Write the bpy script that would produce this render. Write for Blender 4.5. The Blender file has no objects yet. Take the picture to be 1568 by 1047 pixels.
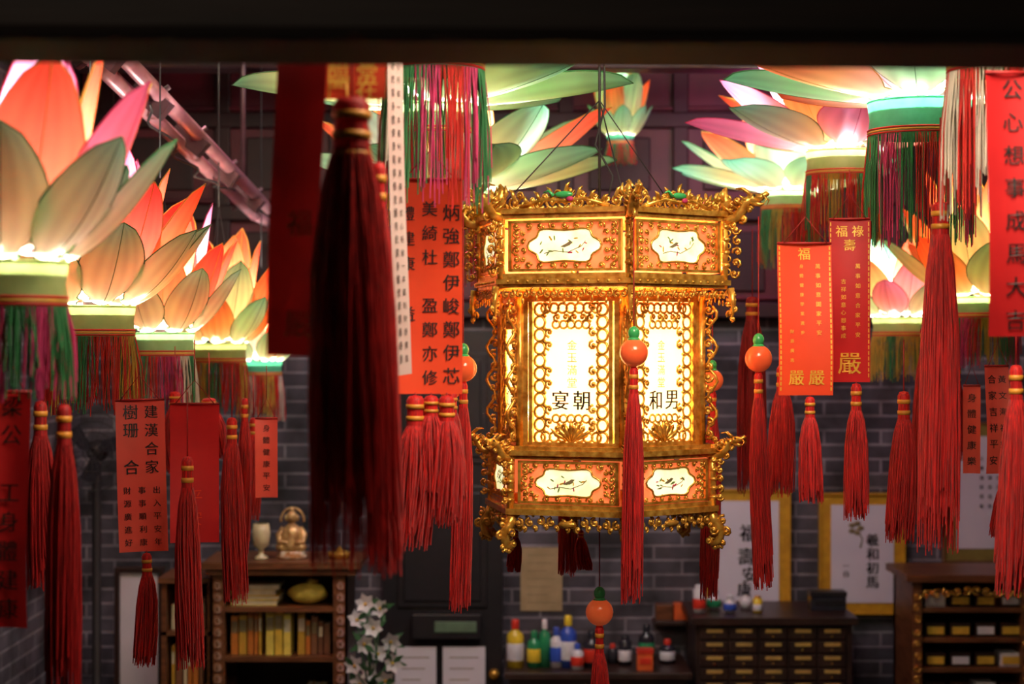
import bpy, math, random
from mathutils import Vector, Matrix
random.seed(7)
sc = bpy.context.scene
ZC = 2.45
F = 2940.0
def W(px, py, d):
    """image pixel coordinates + chosen depth from the camera -> room coordinates in metres"""
    return Vector(((px-784)/F*d, d, ZC+(523.5-py)/F*d))

# ------------------------------------------------------------------ materials
def newmat(name):
    m = bpy.data.materials.new(name); m.use_nodes = True
    nt = m.node_tree; nt.nodes.clear()
    out = nt.nodes.new('ShaderNodeOutputMaterial')
    return m, nt, out
def C(c): return (c[0], c[1], c[2], 1)
def pbr(name, col, rough=.6, metal=0, col2=None, nscale=20, stretch=(1,1,1), emis=None, es=0, bump=.0, trans=0, sheen=0):
    m, nt, out = newmat(name)
    p = nt.nodes.new('ShaderNodeBsdfPrincipled')
    p.inputs['Roughness'].default_value = rough
    p.inputs['Metallic'].default_value = metal
    if sheen: p.inputs['Sheen Weight'].default_value = sheen
    tc = nt.nodes.new('ShaderNodeTexCoord'); mp = nt.nodes.new('ShaderNodeMapping')
    mp.inputs['Scale'].default_value = stretch
    nt.links.new(tc.outputs['Object'], mp.inputs['Vector'])
    n = nt.nodes.new('ShaderNodeTexNoise'); n.inputs['Scale'].default_value = nscale; n.inputs['Detail'].default_value = 3
    nt.links.new(mp.outputs[0], n.inputs['Vector'])
    r = nt.nodes.new('ShaderNodeValToRGB')
    if col2 is None: col2 = tuple(x*.75 for x in col)
    r.color_ramp.elements[0].position = .35; r.color_ramp.elements[1].position = .65
    r.color_ramp.elements[0].color = C(col2); r.color_ramp.elements[1].color = C(col)
    nt.links.new(n.outputs['Fac'], r.inputs[0]); nt.links.new(r.outputs[0], p.inputs['Base Color'])
    if bump:
        b = nt.nodes.new('ShaderNodeBump'); b.inputs['Strength'].default_value = bump; b.inputs['Distance'].default_value = .003
        nt.links.new(n.outputs['Fac'], b.inputs['Height']); nt.links.new(b.outputs[0], p.inputs['Normal'])
    if es:
        if emis == 'tex': nt.links.new(r.outputs[0], p.inputs['Emission Color'])
        else: p.inputs['Emission Color'].default_value = C(emis or col)
        p.inputs['Emission Strength'].default_value = es
    if trans:
        t = nt.nodes.new('ShaderNodeBsdfTranslucent'); nt.links.new(r.outputs[0], t.inputs['Color'])
        mx = nt.nodes.new('ShaderNodeMixShader'); mx.inputs[0].default_value = trans
        nt.links.new(p.outputs[0], mx.inputs[1]); nt.links.new(t.outputs[0], mx.inputs[2]); nt.links.new(mx.outputs[0], out.inputs[0])
    else:
        nt.links.new(p.outputs[0], out.inputs[0])
    return m
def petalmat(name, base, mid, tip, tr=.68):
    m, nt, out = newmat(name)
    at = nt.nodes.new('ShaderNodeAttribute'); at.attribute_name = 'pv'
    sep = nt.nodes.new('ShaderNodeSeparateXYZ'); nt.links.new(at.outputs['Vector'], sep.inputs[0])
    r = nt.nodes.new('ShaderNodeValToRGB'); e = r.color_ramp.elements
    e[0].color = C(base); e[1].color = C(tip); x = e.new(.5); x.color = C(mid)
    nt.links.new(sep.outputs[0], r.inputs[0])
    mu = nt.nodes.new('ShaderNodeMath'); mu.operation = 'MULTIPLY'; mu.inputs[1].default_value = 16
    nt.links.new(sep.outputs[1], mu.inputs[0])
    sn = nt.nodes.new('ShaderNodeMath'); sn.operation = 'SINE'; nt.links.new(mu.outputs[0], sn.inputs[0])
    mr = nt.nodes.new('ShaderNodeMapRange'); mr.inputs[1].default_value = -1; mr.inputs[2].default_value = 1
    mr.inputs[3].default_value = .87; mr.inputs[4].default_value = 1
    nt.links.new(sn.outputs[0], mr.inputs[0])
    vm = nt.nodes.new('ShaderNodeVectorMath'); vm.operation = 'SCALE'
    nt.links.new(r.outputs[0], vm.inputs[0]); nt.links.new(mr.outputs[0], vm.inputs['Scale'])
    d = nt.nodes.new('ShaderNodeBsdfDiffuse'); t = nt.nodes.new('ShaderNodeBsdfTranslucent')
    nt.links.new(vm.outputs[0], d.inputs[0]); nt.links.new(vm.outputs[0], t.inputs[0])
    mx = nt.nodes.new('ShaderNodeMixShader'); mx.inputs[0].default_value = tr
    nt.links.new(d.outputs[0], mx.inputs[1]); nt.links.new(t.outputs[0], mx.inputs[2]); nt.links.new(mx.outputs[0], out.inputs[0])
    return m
def glassmat(name, col, trans=.6, es=.25):
    m, nt, out = newmat(name)
    n = nt.nodes.new('ShaderNodeTexNoise'); n.inputs['Scale'].default_value = 40
    mr = nt.nodes.new('ShaderNodeMapRange'); mr.inputs[3].default_value = .92; mr.inputs[4].default_value = 1
    nt.links.new(n.outputs['Fac'], mr.inputs[0])
    vm = nt.nodes.new('ShaderNodeVectorMath'); vm.operation = 'SCALE'; vm.inputs[0].default_value = col
    nt.links.new(mr.outputs[0], vm.inputs['Scale'])
    d = nt.nodes.new('ShaderNodeBsdfDiffuse'); t = nt.nodes.new('ShaderNodeBsdfTranslucent')
    nt.links.new(vm.outputs[0], d.inputs[0]); nt.links.new(vm.outputs[0], t.inputs[0])
    mx = nt.nodes.new('ShaderNodeMixShader'); mx.inputs[0].default_value = trans
    nt.links.new(d.outputs[0], mx.inputs[1]); nt.links.new(t.outputs[0], mx.inputs[2])
    e = nt.nodes.new('ShaderNodeEmission'); e.inputs[0].default_value = C(col); e.inputs[1].default_value = es
    ad = nt.nodes.new('ShaderNodeAddShader'); nt.links.new(mx.outputs[0], ad.inputs[0]); nt.links.new(e.outputs[0], ad.inputs[1])
    nt.links.new(ad.outputs[0], out.inputs[0])
    return m
def brickmat(name, axis, c1, c2, mortar, bw=.26, rh=.066):
    m, nt, out = newmat(name)
    p = nt.nodes.new('ShaderNodeBsdfPrincipled'); p.inputs['Roughness'].default_value = .7
    g = nt.nodes.new('ShaderNodeNewGeometry'); s = nt.nodes.new('ShaderNodeSeparateXYZ'); c = nt.nodes.new('ShaderNodeCombineXYZ')
    nt.links.new(g.outputs['Position'], s.inputs[0]); nt.links.new(s.outputs[axis], c.inputs[0]); nt.links.new(s.outputs[2], c.inputs[1])
    b = nt.nodes.new('ShaderNodeTexBrick'); b.inputs['Scale'].default_value = 1
    b.inputs['Brick Width'].default_value = bw; b.inputs['Row Height'].default_value = rh; b.inputs['Mortar Size'].default_value = .006
    b.inputs['Mortar Smooth'].default_value = .3; b.inputs['Bias'].default_value = 0
    b.inputs['Color1'].default_value = C(c1); b.inputs['Color2'].default_value = C(c2); b.inputs['Mortar'].default_value = C(mortar)
    nt.links.new(c.outputs[0], b.inputs['Vector'])
    n = nt.nodes.new('ShaderNodeTexNoise'); n.inputs['Scale'].default_value = 5; n.inputs['Detail'].default_value = 5; nt.links.new(g.outputs['Position'], n.inputs['Vector'])
    mr = nt.nodes.new('ShaderNodeMapRange'); mr.inputs[1].default_value = .35; mr.inputs[2].default_value = .65; mr.inputs[3].default_value = .25; mr.inputs[4].default_value = 1.5
    nt.links.new(n.outputs['Fac'], mr.inputs[0])
    vm = nt.nodes.new('ShaderNodeVectorMath'); vm.operation = 'SCALE'
    nt.links.new(b.outputs['Color'], vm.inputs[0]); nt.links.new(mr.outputs[0], vm.inputs['Scale']); nt.links.new(vm.outputs[0], p.inputs['Base Color'])
    bp = nt.nodes.new('ShaderNodeBump'); bp.inputs['Strength'].default_value = .6; bp.inputs['Distance'].default_value = -.006
    nt.links.new(b.outputs['Fac'], bp.inputs['Height']); nt.links.new(bp.outputs[0], p.inputs['Normal'])
    nt.links.new(p.outputs[0], out.inputs[0])
    return m

GOLD = pbr('gilt_gold', (.95,.55,.10), .27, .65, (.55,.23,.025), 60, bump=.4)
GOLDR = pbr('gold_thread', (.80,.42,.05), .5, .1)
GOLDT = pbr('tassel_gold_braid', (.75,.30,.03), .5, .1)
RED = pbr('red_silk_thread', (.92,.014,.010), .6, 0, (.40,.004,.005), 60, (9,9,.35), sheen=.1, trans=.35)
REDD = pbr('dark_red_silk_thread', (.60,.009,.010), .6, 0, (.20,.002,.003), 60, (9,9,.35), trans=.25)
REDF = pbr('deep_maroon_silk_thread', (.78,.014,.011), .6, 0, (.24,.004,.004), 60, (9,9,.35), trans=.35)
PAPR = pbr('vermilion_paper', (.90,.075,.018), .55, 0, (.80,.055,.012), 6, trans=.3)
PAPP = pbr('pink_red_paper', (.90,.12,.08), .5, 0, (.82,.09,.065), 6, trans=.3)
PAPD = pbr('crimson_paper', (.68,.018,.020), .5, 0, (.54,.012,.015), 6, trans=.25)
PAPDD = pbr('maroon_paper', (.40,.014,.012), .6, 0, (.16,.005,.006), 3, trans=.25)
PAPW = pbr('pale_paper', (.80,.60,.56), .6, 0, (.7,.48,.44), 6, trans=.3)
INK = pbr('black_ink', (.012,.008,.008), .5)
INKG = pbr('gold_ink', (.95,.50,.06), .4, .2)
INKGD = pbr('dull_gold_ink', (.62,.36,.10), .5, .1)  # duller than the other gold ink, for the foreground streamer
CORD = pbr('black_cord', (.02,.018,.02), .6)
CORDR = pbr('red_cord', (.4,.01,.01), .6)
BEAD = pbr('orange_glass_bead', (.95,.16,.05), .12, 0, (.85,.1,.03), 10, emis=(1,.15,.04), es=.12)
JADE = pbr('jade_bead', (.05,.42,.12), .2)
COLLAR = pbr('green_silk_collar', (.30,.52,.24), .7, 0, (.24,.44,.18), 30, trans=.2)
COLLAR2 = pbr('yellowgreen_silk_collar', (.40,.50,.18), .7, 0, (.33,.43,.14), 30, trans=.18)
COLLAR3 = pbr('teal_silk_collar', (.08,.46,.28), .7, 0, (.06,.38,.22), 30, trans=.2)
TR = [pbr('fringe_magenta', (.78,.06,.22), .6, trans=.3), pbr('fringe_green', (.06,.32,.11), .6, trans=.3),
      pbr('fringe_yellow', (.75,.50,.08), .6, trans=.3), pbr('fringe_red', (.78,.03,.02), .6, trans=.3), pbr('fringe_white', (.85,.75,.62), .6, trans=.3)]
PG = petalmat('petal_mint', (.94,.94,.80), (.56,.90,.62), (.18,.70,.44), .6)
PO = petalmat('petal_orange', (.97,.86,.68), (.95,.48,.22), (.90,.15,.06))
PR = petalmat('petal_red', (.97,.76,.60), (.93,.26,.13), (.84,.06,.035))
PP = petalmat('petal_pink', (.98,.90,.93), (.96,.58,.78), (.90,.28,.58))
BULB = pbr('lamp_bulb', (1,.9,.75), .5, emis=(1,.86,.66), es=14)

# ------------------------------------------------------------------ mesh builder
class MB:
    def __init__(s):
        s.v=[]; s.f=[]; s.m=[]; s.sm=[]; s.mats=[]; s.pv=[]; s.M=Matrix.Identity(4)
    def mi(s, mat):
        if mat not in s.mats: s.mats.append(mat)
        return s.mats.index(mat)
    def add(s, verts, faces, mat, smooth=True, pv=None):
        o=len(s.v); k=s.mi(mat)
        for p in verts: s.v.append(s.M @ Vector(p))
        s.pv += pv if pv else [(0,0,0)]*len(verts)
        for f in faces: s.f.append([i+o for i in f]); s.m.append(k); s.sm.append(smooth)
    def box(s, c, d, mat, rot=None):
        x,y,z=[q/2 for q in d]
        vs=[Vector((a*x,b*y,e*z)) for a in(-1,1) for b in(-1,1) for e in(-1,1)]
        if rot: vs=[rot@q for q in vs]
        vs=[Vector(c)+q for q in vs]
        s.add(vs,[(0,1,3,2),(4,6,7,5),(0,4,5,1),(2,3,7,6),(0,2,6,4),(1,5,7,3)],mat,False)
    def span(s, x0,x1,y0,y1,z0,z1,mat): s.box(((x0+x1)/2,(y0+y1)/2,(z0+z1)/2),(abs(x1-x0),abs(y1-y0),abs(z1-z0)),mat)
    def tube(s, pts, r, mat, n=5, closed=False, caps=True):
        pts=[Vector(p) for p in pts]; N=len(pts)
        rs = r if isinstance(r,(list,tuple)) else [r]*N
        T=[]
        for i in range(N):
            a=pts[(i-1)%N] if (closed or i>0) else pts[i]; b=pts[(i+1)%N] if (closed or i<N-1) else pts[i]
            t=(b-a); T.append(t.normalized() if t.length>1e-9 else Vector((0,0,1)))
        ref=Vector((0,0,1)) if abs(T[0].z)<.9 else Vector((1,0,0))
        nn=T[0].cross(ref).normalized(); vs=[]
        for i in range(N):
            nn=(nn-T[i]*nn.dot(T[i]))
            nn = nn.normalized() if nn.length>1e-6 else T[i].orthogonal().normalized()
            bb=T[i].cross(nn)
            for k in range(n):
                a=2*math.pi*k/n; vs.append(pts[i]+(nn*math.cos(a)+bb*math.sin(a))*rs[i])
        fs=[]
        for i in range(N if closed else N-1):
            j=(i+1)%N
            for k in range(n): fs.append((i*n+k,i*n+(k+1)%n,j*n+(k+1)%n,j*n+k))
        if caps and not closed: fs.append(tuple(range(n))[::-1]); fs.append(tuple((N-1)*n+k for k in range(n)))
        s.add(vs,fs,mat)
    def lathe(s, o, prof, mat, n=20, smooth=True):
        o=Vector(o); vs=[]; fs=[]
        for r,z in prof:
            for k in range(n):
                a=2*math.pi*k/n; vs.append(o+Vector((r*math.cos(a),r*math.sin(a),z)))
        for i in range(len(prof)-1):
            for k in range(n): fs.append((i*n+k,i*n+(k+1)%n,(i+1)*n+(k+1)%n,(i+1)*n+k))
        s.add(vs,fs,mat,smooth)
    def ball(s, c, r, mat, n=14, m=8):
        if not isinstance(r,(tuple,list)): r=(r,r,r)
        vs=[];fs=[];c=Vector(c)
        for i in range(m+1):
            p=math.pi*i/m
            for k in range(n):
                a=2*math.pi*k/n; vs.append(c+Vector((r[0]*math.sin(p)*math.cos(a),r[1]*math.sin(p)*math.sin(a),r[2]*math.cos(p))))
        for i in range(m):
            for k in range(n): fs.append((i*n+k,(i+1)*n+k,(i+1)*n+(k+1)%n,i*n+(k+1)%n))
        s.add(vs,fs,mat)
    def ring(s, c, r, rt, mat, n=12, rz=None):     # ring in XZ plane
        rz=rz or r
        s.tube([(c[0]+r*math.cos(2*math.pi*k/n),c[1],c[2]+rz*math.sin(2*math.pi*k/n)) for k in range(n)],rt,mat,4,True)
    def spiral(s, c, size, a0, turns, rt, mat, n=14, dirn=1, tail=None):
        pts=[]
        if tail: pts.append((tail[0],c[1],tail[1]))
        for i in range(n):
            t=i/(n-1); a=a0+dirn*turns*2*math.pi*t; r=size*(1-.82*t)
            pts.append((c[0]+r*math.cos(a),c[1],c[2]+r*math.sin(a)))
        rs=[rt*(1.1-.4*i/len(pts)) for i in range(len(pts))]
        s.tube(pts,rs,mat,4); s.ball((c[0],c[1],c[2]),rt*1.5,mat,6,4)
    def plate(s, pts, y, th, mat):   # polygon in XZ facing -Y
        n=len(pts); vs=[(p[0],y,p[1]) for p in pts]+[(p[0],y+th,p[1]) for p in pts]
        fs=[tuple(range(n)),tuple(range(2*n-1,n-1,-1))]+[(i,i+n,(i+1)%n+n,(i+1)%n) for i in range(n)]
        s.add(vs,fs,mat,False)
    def done(s, name, bevel=0):
        xs=[p for p in s.v]
        lo=Vector([min(p[i] for p in xs) for i in range(3)]); hi=Vector([max(p[i] for p in xs) for i in range(3)])
        o=(lo+hi)/2
        me=bpy.data.meshes.new(name); me.from_pydata([p-o for p in s.v],[],s.f)
        for m in s.mats: me.materials.append(m)
        me.polygons.foreach_set('material_index',s.m); me.polygons.foreach_set('use_smooth',s.sm)
        a=me.attributes.new('pv','FLOAT_VECTOR','POINT'); a.data.foreach_set('vector',[c for p in s.pv for c in p])
        me.update()
        ob=bpy.data.objects.new(name,me); ob.location=o; sc.collection.objects.link(ob)
        if bevel:
            b=ob.modifiers.new('bevel','BEVEL'); b.width=bevel; b.segments=2; b.limit_method='ANGLE'
        return ob

# ------------------------------------------------------------------ glyphs
_g={}
def glyph(ch):
    if ch in _g: return _g[ch]
    cu=bpy.data.curves.new('t','FONT'); cu.body=ch; cu.size=1; cu.resolution_u=2
    ob=bpy.data.objects.new('t',cu); sc.collection.objects.link(ob)
    dg=bpy.context.evaluated_depsgraph_get(); me=bpy.data.meshes.new_from_object(ob.evaluated_get(dg))
    vs=[(v.co.x,v.co.y) for v in me.vertices]; fs=[tuple(p.vertices) for p in me.polygons]
    if vs:
        x0=min(v[0] for v in vs);x1=max(v[0] for v in vs);y0=min(v[1] for v in vs);y1=max(v[1] for v in vs)
        sx=max(x1-x0,y1-y0) or 1
        vs=[((v[0]-(x0+x1)/2)/sx,(v[1]-(y0+y1)/2)/sx) for v in vs]
    bpy.data.objects.remove(ob); bpy.data.curves.remove(cu); bpy.data.meshes.remove(me)
    _g[ch]=(vs,fs); return _g[ch]
def write(b, ch, x, z, size, mat, yf, bold=0):
    vs,fs=glyph(ch)
    if not vs: return
    for dx in ((0,) if not bold else (-bold*size,bold*size)):
        P=[(x+dx+v[0]*size,yf(x+v[0]*size,z+v[1]*size),z+v[1]*size) for v in vs]
        b.add(P,fs,mat,False)

# ------------------------------------------------------------------ tassel
def tassel(b, top, L, w, mat=RED, bead=0, cord=.05, neck=None, rings=2):
    """top: Vector where tassel head starts"""
    top=Vector(top); r=w/2*.95; x,y,z=top
    b.tube([(x,y,z+cord),(x,y,z)],.0014,CORDR,4)
    if bead:
        b.ball((x,y,z+bead*2.35),(bead*.42,bead*.42,bead*.5),JADE); b.ball((x,y,z+bead*1.0),bead,BEAD,18,12)
        b.lathe((x,y,z+bead*1.85),[(0,0),(bead*.5,0),(bead*.35,bead*.2),(0,bead*.2)],JADE,12)
    h=neck if neck else min(.06,L*.2); rn=r*.48
    b.lathe(top,[(0,.002),(rn*.7,0),(rn,-h*.15),(rn*.9,-h*.5),(rn,-h)],mat,18)
    for k in range(rings):
        zz=-h*(.35+.4*k)
        b.lathe(top+Vector((0,0,zz)),[(rn*.95,-h*.08),(rn*1.05,-h*.07),(rn*1.05,h*.07),(rn*.95,h*.08)],GOLDT,18)
    n=64
    fl=[random.uniform(.55,1.05) for _ in range(n)]; ln=[random.uniform(.76,.95) for _ in range(n)]
    sw=random.uniform(-.012,.012)
    vs=[];fs=[]; steps=8
    for i in range(steps):
        t=i/(steps-1); base=rn*.9+(r*.80-rn*.9)*min(1,(t*2.2))**.6
        for k in range(n):
            a=2*math.pi*k/n; rr=base*(1-(1-fl[k])*min(1,t*4)); vs.append((x+rr*math.cos(a)+.003*math.sin(3*t+k*.4)*t+sw*t*t,y+rr*math.sin(a),z-h-(L-h)*t*(ln[k] if t>.7 else .9)))
    for i in range(steps-1):
        for k in range(n): fs.append((i*n+k,i*n+(k+1)%n,(i+1)*n+(k+1)%n,(i+1)*n+k))
    b.add(vs,fs,mat)
    nt_=int(120+1100*w)
    for k in range(nt_):
        a=random.uniform(0,6.283); r0=rn*.95; r1=r*random.uniform(.70,1.14); e=random.uniform(.82,1.06); wv=random.uniform(-.45,.45)
        pts=[]
        for t in (0,.12,.35,.7,1):
            rr=r0+(r1-r0)*min(1,t*2.2)**.6; pts.append((x+rr*math.cos(a+wv*t)+sw*t*t,y+rr*math.sin(a+wv*t),z-h-(L-h)*t*e))
        b.tube(pts,.0012,mat,3,caps=False)

def hang_tassel(px,y0,y1,d,w,mat=RED,cordtop=None,name='red_tassel',bead=0,rings=2):
    b=MB(); p=W(px,y0,d); ct=((y0-cordtop)/F*d) if cordtop is not None else .12
    tassel(b,p,(y1-y0)/F*d,w/F*d,mat,bead,ct,rings=rings); return b.done(name)

# ------------------------------------------------------------------ paper tag
def tag(px,y0,y1,w,d,mat,cols,ink,yaw=0,roll=0,cordtop=None,tass=None,name='wish_tag',curl=.006,lines=None,tmat=RED,bold=.012,border=None):
    b=MB(); p=W(px,y0,d); s=d/F; Wd=w*s; H=(y1-y0)*s
    b.M=Matrix.Translation(p)@Matrix.Rotation(math.radians(yaw),4,'Z')@Matrix.Rotation(math.radians(roll),4,'Y')
    yf0=lambda x,z:curl*math.cos(x/Wd*3.1)*1.0+curl*1.5*math.sin(z/H*4+px)
    nx,nz=8,14; vs=[];fs=[]
    for i in range(nz+1):
        for j in range(nx+1):
            x=-Wd/2+Wd*j/nx; z=-H*i/nz; vs.append((x,yf0(x,z),z))
    for i in range(nz):
        for j in range(nx):
            a=i*(nx+1)+j; fs.append((a,a+1,a+nx+2,a+nx+1))
    b.add(vs,fs,mat)
    yf=lambda x,z:yf0(x,z)-.0018
    if border:
        for i in range(28):
            z0_,z1_=-H*(.02+.96*i/28),-H*(.02+.96*(i+.7)/28)
            for sx in(-1,1):
                xa,xb=sx*Wd*.45,sx*Wd*.475
                b.add([(xa,yf(xa,z0_),z0_),(xb,yf(xb,z0_),z0_),(xb,yf(xb,z1_),z1_),(xa,yf(xa,z1_),z1_)],[(0,1,2,3)],border,False)
    for (txt,xf,zt,zb,size) in cols:       # fractions of width/height, size in fraction of width
        n=len(txt)
        for i,ch in enumerate(txt):
            if ch==' ': continue
            zf=zt+(zb-zt)*(i+.5)/n
            write(b,ch,(xf-.5)*Wd,-zf*H,size*Wd,ink,yf,bold)
    b.tube([(-Wd/2,yf0(-Wd/2,0),0),(Wd/2,yf0(Wd/2,0),0)],.0025,CORDR,5)
    ct=((y0-cordtop)*s) if cordtop is not None else .08
    b.tube([(-Wd*.4,0,0),(0,0,min(ct,.05)),(Wd*.4,0,0)],.001,CORDR,4)
    b.tube([(0,0,min(ct,.05)),(0,0,ct)],.0011,CORDR,4)
    if tass:
        for (dx,L,tw) in tass: tassel(b,(dx*s,.004,-H-.004),L*s,tw*s,tmat,0,.006)
    return b.done(name)

# ------------------------------------------------------------------ lotus lantern
def lotus(px,py,d,rc,R,H,h0=.4,collar=COLLAR,flen=.15,energy=8,seed=0,pal=None,tint=(1,.84,.62),fr=(0,1,2,3),nthr=230,ceil=3.9):
    rnd=random.Random(seed); b=MB(); o=W(px,py,d); ch=.066*rc/.095
    b.M=Matrix.Translation(o)
    b.lathe((0,0,0),[(rc*.99,0),(rc*1.0,.004),(rc*.97,ch*.5),(rc*1.02,ch)],collar,36)
    for zz,mm in ((.003,TR[3]),(.008,GOLDR),(.013,TR[3]),(ch-.002,collar)):
        b.lathe((0,0,zz),[(rc*1.0,-.002),(rc*1.025,0),(rc*1.0,.002)],mm,36)
    for k in range(nthr):
        a=2*math.pi*k/nthr+rnd.uniform(-.02,.02); blk=fr[int((a/6.283*14+rnd.uniform(-.35,.35)))%len(fr)]
        L=flen*rnd.uniform(.66,1.06); r0=rc*1.0; q=rnd.uniform(-.007,.007); rr=rnd.uniform(.95,1.09)
        b.tube([(r0*math.cos(a),r0*math.sin(a),0),(r0*rr*math.cos(a)+q,r0*rr*math.sin(a),-L*.5),(r0*rr*math.cos(a)+q*1.5,r0*rr*math.sin(a)+q,-L)],.0013,TR[blk],3,caps=False)
    pal=pal or [(PG,PG),(PO,PG),(PP,PO)]
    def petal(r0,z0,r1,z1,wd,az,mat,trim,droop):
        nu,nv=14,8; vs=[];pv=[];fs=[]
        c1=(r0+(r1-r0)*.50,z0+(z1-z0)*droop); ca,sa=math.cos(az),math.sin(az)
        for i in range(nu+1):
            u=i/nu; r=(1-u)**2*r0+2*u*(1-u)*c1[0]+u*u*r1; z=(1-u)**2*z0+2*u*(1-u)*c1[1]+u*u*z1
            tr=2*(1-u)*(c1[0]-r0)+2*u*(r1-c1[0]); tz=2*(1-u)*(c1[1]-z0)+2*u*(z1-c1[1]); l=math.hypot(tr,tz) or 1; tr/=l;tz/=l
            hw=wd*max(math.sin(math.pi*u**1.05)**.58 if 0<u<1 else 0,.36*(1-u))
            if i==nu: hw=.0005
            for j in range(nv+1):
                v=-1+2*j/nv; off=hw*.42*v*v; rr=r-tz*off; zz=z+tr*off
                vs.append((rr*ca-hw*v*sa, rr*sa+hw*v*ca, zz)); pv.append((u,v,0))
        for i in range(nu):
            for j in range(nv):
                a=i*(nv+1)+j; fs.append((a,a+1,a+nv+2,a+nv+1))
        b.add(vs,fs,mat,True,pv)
        edge=[vs[i*(nv+1)] for i in range(nu+1)]+[vs[i*(nv+1)+nv] for i in range(nu,-1,-1)]
        b.tube(edge,.0015,trim,4)
        b.tube([vs[i*(nv+1)+nv//2] for i in range(nu+1)],.0009,trim,3)
    tiers=[(1.0,h0,8,0,.0,.29,.16),(.93,max(h0+.3,.8),8,.5,.012,.25,.2),(.62,1.12,6,.2,.024,.19,.2)]
    for ti,(fr_,fh,n,ph,dz,wf,dp) in enumerate(tiers):
        for k in range(n):
            az=2*math.pi*(k+ph)/n+rnd.uniform(-.06,.06)+seed
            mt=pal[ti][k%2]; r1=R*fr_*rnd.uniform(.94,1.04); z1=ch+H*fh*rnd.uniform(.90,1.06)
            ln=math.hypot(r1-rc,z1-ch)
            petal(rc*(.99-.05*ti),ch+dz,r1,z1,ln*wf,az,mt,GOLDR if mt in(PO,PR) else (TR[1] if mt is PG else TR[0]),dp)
    b.lathe((0,0,ch*.66),[(0,0),(rc*.97,0),(rc*.97,.004),(0,.004)],collar,24)  # hidden disc added to hold bulb light back from the collar
    b.lathe((0,0,ch*.66),[(.015,0),(.015,.03),(0,.03)],CORD,12)
    b.ball((0,0,ch*.66+.055),(.022,.022,.03),BULB,12,8)
    for k in range(3):
        a=k*2.094+.4; b.tube([(rc*.9*math.cos(a),rc*.9*math.sin(a),ch),(0,0,ch+H+.12)],.0012,CORD,4)
    b.tube([(0,0,ch+H+.12),(0,0,ceil-o.z)],.0025,CORD,5)
    ob=b.done('lotus_lantern')
    li=bpy.data.lights.new('lotus_lamp','POINT'); li.energy=energy; li.color=tint; li.shadow_soft_size=.03
    lo=bpy.data.objects.new('lotus_lamp',li); lo.location=o+Vector((0,0,ch+.08)); sc.collection.objects.link(lo)
    lo.parent=ob; lo.matrix_parent_inverse=Matrix.Translation(ob.location).inverted()
    return ob
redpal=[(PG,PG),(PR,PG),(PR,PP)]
WT=(1,.94,.82); WM=(1,.88,.70)
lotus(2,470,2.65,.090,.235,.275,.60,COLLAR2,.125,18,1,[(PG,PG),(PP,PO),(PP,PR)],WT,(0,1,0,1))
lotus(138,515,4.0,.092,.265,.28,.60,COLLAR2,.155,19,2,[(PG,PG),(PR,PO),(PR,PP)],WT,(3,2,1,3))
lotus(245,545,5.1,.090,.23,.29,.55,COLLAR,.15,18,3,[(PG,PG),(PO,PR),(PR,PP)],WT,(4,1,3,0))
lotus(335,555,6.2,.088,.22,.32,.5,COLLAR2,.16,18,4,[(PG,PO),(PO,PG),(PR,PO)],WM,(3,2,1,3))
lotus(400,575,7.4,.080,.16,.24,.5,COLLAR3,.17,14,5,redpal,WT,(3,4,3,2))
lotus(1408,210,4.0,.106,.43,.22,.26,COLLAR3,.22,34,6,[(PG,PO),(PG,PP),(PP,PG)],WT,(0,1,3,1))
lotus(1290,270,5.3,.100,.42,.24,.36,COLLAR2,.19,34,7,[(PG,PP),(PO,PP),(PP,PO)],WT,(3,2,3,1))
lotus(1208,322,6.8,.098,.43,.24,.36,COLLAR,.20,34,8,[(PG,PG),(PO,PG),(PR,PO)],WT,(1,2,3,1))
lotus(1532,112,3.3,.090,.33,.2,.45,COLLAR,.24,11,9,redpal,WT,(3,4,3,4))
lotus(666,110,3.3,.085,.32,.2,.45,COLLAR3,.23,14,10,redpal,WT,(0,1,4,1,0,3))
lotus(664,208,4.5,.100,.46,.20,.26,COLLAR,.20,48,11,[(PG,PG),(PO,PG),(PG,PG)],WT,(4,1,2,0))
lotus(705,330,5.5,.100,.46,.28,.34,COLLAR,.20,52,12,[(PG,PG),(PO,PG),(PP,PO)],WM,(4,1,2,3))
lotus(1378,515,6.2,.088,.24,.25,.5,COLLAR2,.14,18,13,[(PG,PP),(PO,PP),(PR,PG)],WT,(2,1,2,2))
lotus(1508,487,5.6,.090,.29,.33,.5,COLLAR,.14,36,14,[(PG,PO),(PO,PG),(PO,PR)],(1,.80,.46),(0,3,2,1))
lotus(950,222,7.9,.055,.14,.30,.4,COLLAR3,.08,18,15,[(PG,PG),(PO,PG),(PG,PO)],WM,(3,1))

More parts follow.
